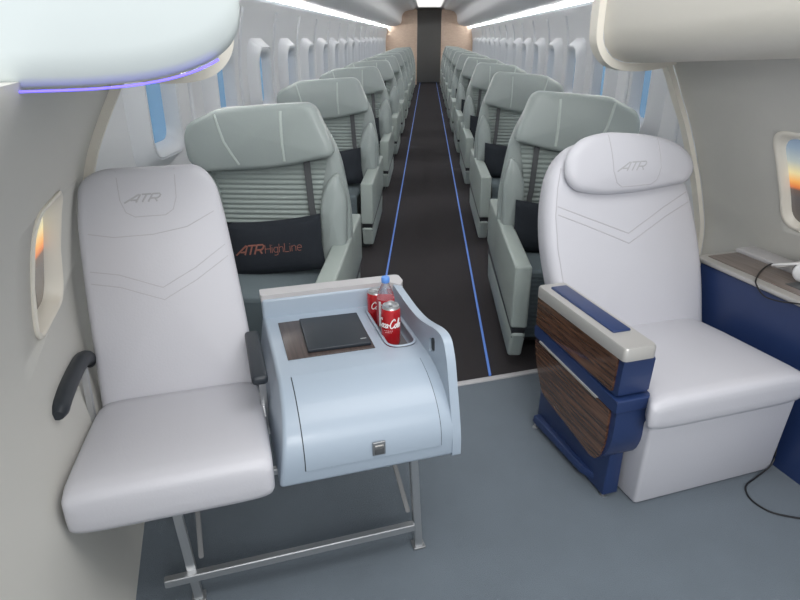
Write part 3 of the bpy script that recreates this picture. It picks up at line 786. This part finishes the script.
# wood panels on the outer face
A(yz([(AY0+.035, .474), (AY0+.03, .598), (AY1-.004, .606), (AY1-.008, .487)], .008, AX0-.002, AX0+.010, 'wood_panel', 'walnut', .002))
A(yz([(AY0+.030, .408), (AY0+.028, .27), (AY0+.058, .182), (AY1-.10, .230), (AY1-.035, .330), (AY1-.010, .430)], [.01, .04, .04, .02, .05, .01], AX0-.001, AX0+.012, 'wood_panel', 'walnut', .002))
A(yz([(AY0+.10, .412), (AY0+.09, .419), (AY1-.05, .436), (AY1-.05, .430)], .002, AX0-.007, AX0+.002, 'trim_strip', 'champagne', .001))
A(yz([(AY0+.01, .228), (AY0+.005, .236), (AY0+.09, .222), (AY0+.09, .214)], .002, AX0-.002, AX0+.03, 'lower_trim', 'champagne', .001)) if False else None
# silver cap with navy pad let into the top
capo = round_poly([(AX0-.004, AY0-.004), (AX1-.004, AY0-.004), (AX1-.004, AY1+.006), (AX0-.004, AY1+.006)], .016, 4)
A(from_bm('top_cap', loft_bm([[(p.x, p.y, z) for p in capo] for z in (.600, .603, .636)]+[[((p.x-1.17)*.95+1.17, (p.y-1.58)*.985+1.58, .643) for p in capo]]), 'champagne', sharp=40))
A(box('arm_pad', 'navy', None, AX0+.028, AX1-.022, AY0+.105, AY1-.035, .638, .650, .005))
# navy foot panel on the floor under the arm, with bolts
A(hexa('foot_panel', 'navy', None, [(1.172, 1.385, .012), (1.235, 1.385, .012), (1.235, 1.86, .012), (1.172, 1.86, .012), (1.178, 1.385, .225), (1.232, 1.385, .225), (1.232, 1.86, .225), (1.178, 1.86, .225)], .006))
A(hexa('foot_skirt', 'navy', None, [(1.150, 1.50, .03), (1.18, 1.43, .03), (1.18, 1.84, .03), (1.14, 1.84, .03), (1.155, 1.50, .06), (1.18, 1.43, .06), (1.18, 1.84, .06), (1.145, 1.84, .06)], .004))
for x, y in ((1.185, 1.400), (1.155, 1.835)):
    bm = lathe([(.012, 0), (.012, .004), (.006, .005), (.006, .014), (.003, .016)], 14)
    for v in bm.verts: v.co += Vector((x, y, 0))
    A(from_bm('floor_bolt', bm, 'alu', sharp=40))

# ------------------------------------------------------------------ WALL-SIDE CONSOLE, right
wc = empty('wall_console', (2.05, 1.4, 0)); tag(wc, 'navy blue side console with a grey wood top between the right seat and the wall', 'console')
def WC(o): return under(o, wc)
def wallx(z): return wall_pt(1, 0, z)[0]
def wcring(x0f, zs, y): return [(x0f(z), y, z) for z in zs]
zs = [0, .12, .25, .38, .5, .60, .635]
prof = [(1.905+.0*z, z) for z in zs]+[(wallx(z)-.012, z) for z in reversed(zs)]
def extr(profl, y0, y1): return loft_bm([[(x, y, z) for x, z in profl] for y in (y0, y1)])
WC(from_bm('console_body', extr(prof, .75, 1.90), 'navy', sharp=30))
WC(box('seam_groove', 'gap', None, 1.9035, 1.9065, .76, 1.89, .555, .559, 0)) if False else None
WC(box('top_rim', 'champagne', None, 1.893, wallx(.65)-.02, .74, 1.93, .635, .655, .006))
WC(box('wood_top', 'grey_wood', None, 1.935, 2.09, .76, 1.90, .654, .6585, .001))
WC(box('inner_ledge', 'rail', None, 2.095, wallx(.67)-.03, .76, 1.92, .654, .672, .004))
WC(box('socket_recess', 'latch_dark', None, 1.975, 2.045, 1.46, 1.56, .6575, .6605, .002))

# headphones lying on the console
hp = empty('headphones', (2.03, 1.5, .66)); tag(hp, 'white headphones lying on the wood top of the right console', 'headphones')
def cupbm(c, ax, r, t):
    ax = Vector(ax).normalized(); q = ax.to_track_quat('Z', 'Y'); bm = lathe([(r*.6, 0), (r*.92, t*.15), (r, t*.4), (r, t*.65), (r*.85, t*.95), (r*.4, t)], 24)
    for v in bm.verts: v.co = q @ v.co+Vector(c)
    return bm
def HP(o): return under(o, hp)
HP(from_bm('ear_cup', cupbm((2.03, 1.535, .702), (.55, .8, .1), .040, .022), 'white_plastic', sharp=50))
HP(from_bm('ear_pad', cupbm((2.043, 1.552, .704), (.55, .8, .1), .036, .018), 'rubber', sharp=50))
HP(from_bm('ear_cup', cupbm((2.115, 1.60, .715), (-.3, -.9, .1), .040, .022), 'white_plastic', sharp=50))
HP(from_bm('ear_pad', cupbm((2.109, 1.583, .717), (-.3, -.9, .1), .036, .018), 'rubber', sharp=50))
hb = smooth_pts([(2.025, 1.555, .735), (2.0, 1.60, .720), (2.0, 1.645, .70), (2.035, 1.668, .682), (2.08, 1.665, .682), (2.115, 1.64, .70), (2.12, 1.605, .735)], 5)
HP(from_bm('headband', tube_bm(hb, .0085, 10, .6), 'white_plastic', sharp=60))
cb1 = smooth_pts([(2.10, 1.64, .664), (2.10, 1.73, .664), (2.0, 1.69, .664), (1.90, 1.62, .664), (1.882, 1.596, .650), (1.880, 1.553, .624), (1.880, 1.49, .63), (1.882, 1.414, .651), (1.93, 1.30, .664), (2.0, 1.2, .664)], 6)
o = from_bm('cable', tube_bm(cb1, .0028, 8), 'cable'); tag(o, 'black cable looping off the right console beside the headphones', 'cable')
cb2 = smooth_pts([(1.894, 1.40, .30), (1.89, 1.37, .19), (1.885, 1.345, .10), (1.86, 1.325, .035), (1.78, 1.31, .0042), (1.71, 1.285, .0042), (1.675, 1.24, .0042), (1.672, 1.19, .0042), (1.70, 1.14, .0042), (1.80, 1.08, .0042), (1.95, 1.03, .0042)], 6)
o = from_bm('cable', tube_bm(cb2, .0032, 8), 'cable'); tag(o, 'black cable curving over the grey carpet in front of the right seat', 'cable')

# ------------------------------------------------------------------ light
w = bpy.data.worlds.new('World'); sc.world = w; w.use_nodes = True
bg = w.node_tree.nodes['Background']; bg.inputs[0].default_value = (.88, .93, 1.0, 1); bg.inputs[1].default_value = .75
def area(name, loc, rot, size, power, col=(1, 1, 1)):
    l = bpy.data.lights.new(name, 'AREA'); l.shape = 'RECTANGLE'; l.size, l.size_y = size; l.energy = power; l.color = col
    o = bpy.data.objects.new(name, l); COL.objects.link(o); o.location = loc; o.rotation_euler = rot; return o
area('hall_lamp', (.8, .6, 3.2), (0, 0, 0), (2.2, 1.6), 48, (1, .98, .96))
area('hall_lamp', (0, -1.5, 2.4), (R(58), 0, R(-42)), (1.2, .8), 34, (1, .98, .95))
area('hall_lamp', (.5, -2.2, 2.6), (R(62), 0, 0), (2.4, 1.4), 34, (.95, .97, 1))

# ------------------------------------------------------------------ camera
cam = bpy.data.cameras.new('Camera'); co = bpy.data.objects.new('Camera', cam); COL.objects.link(co)
cam.sensor_width = 36; cam.lens = 27.0; cam.clip_start = .05; cam.clip_end = 200
co.location = (0, 0, 1.5)
pitch = math.atan(263/600)
co.rotation_euler = (math.pi/2-pitch, 0, R(-17.0))
sc.camera = co
sc.view_settings.view_transform = 'Standard'; sc.view_settings.look = 'None'; sc.view_settings.gamma = 1
sc.view_settings.exposure = 0.0
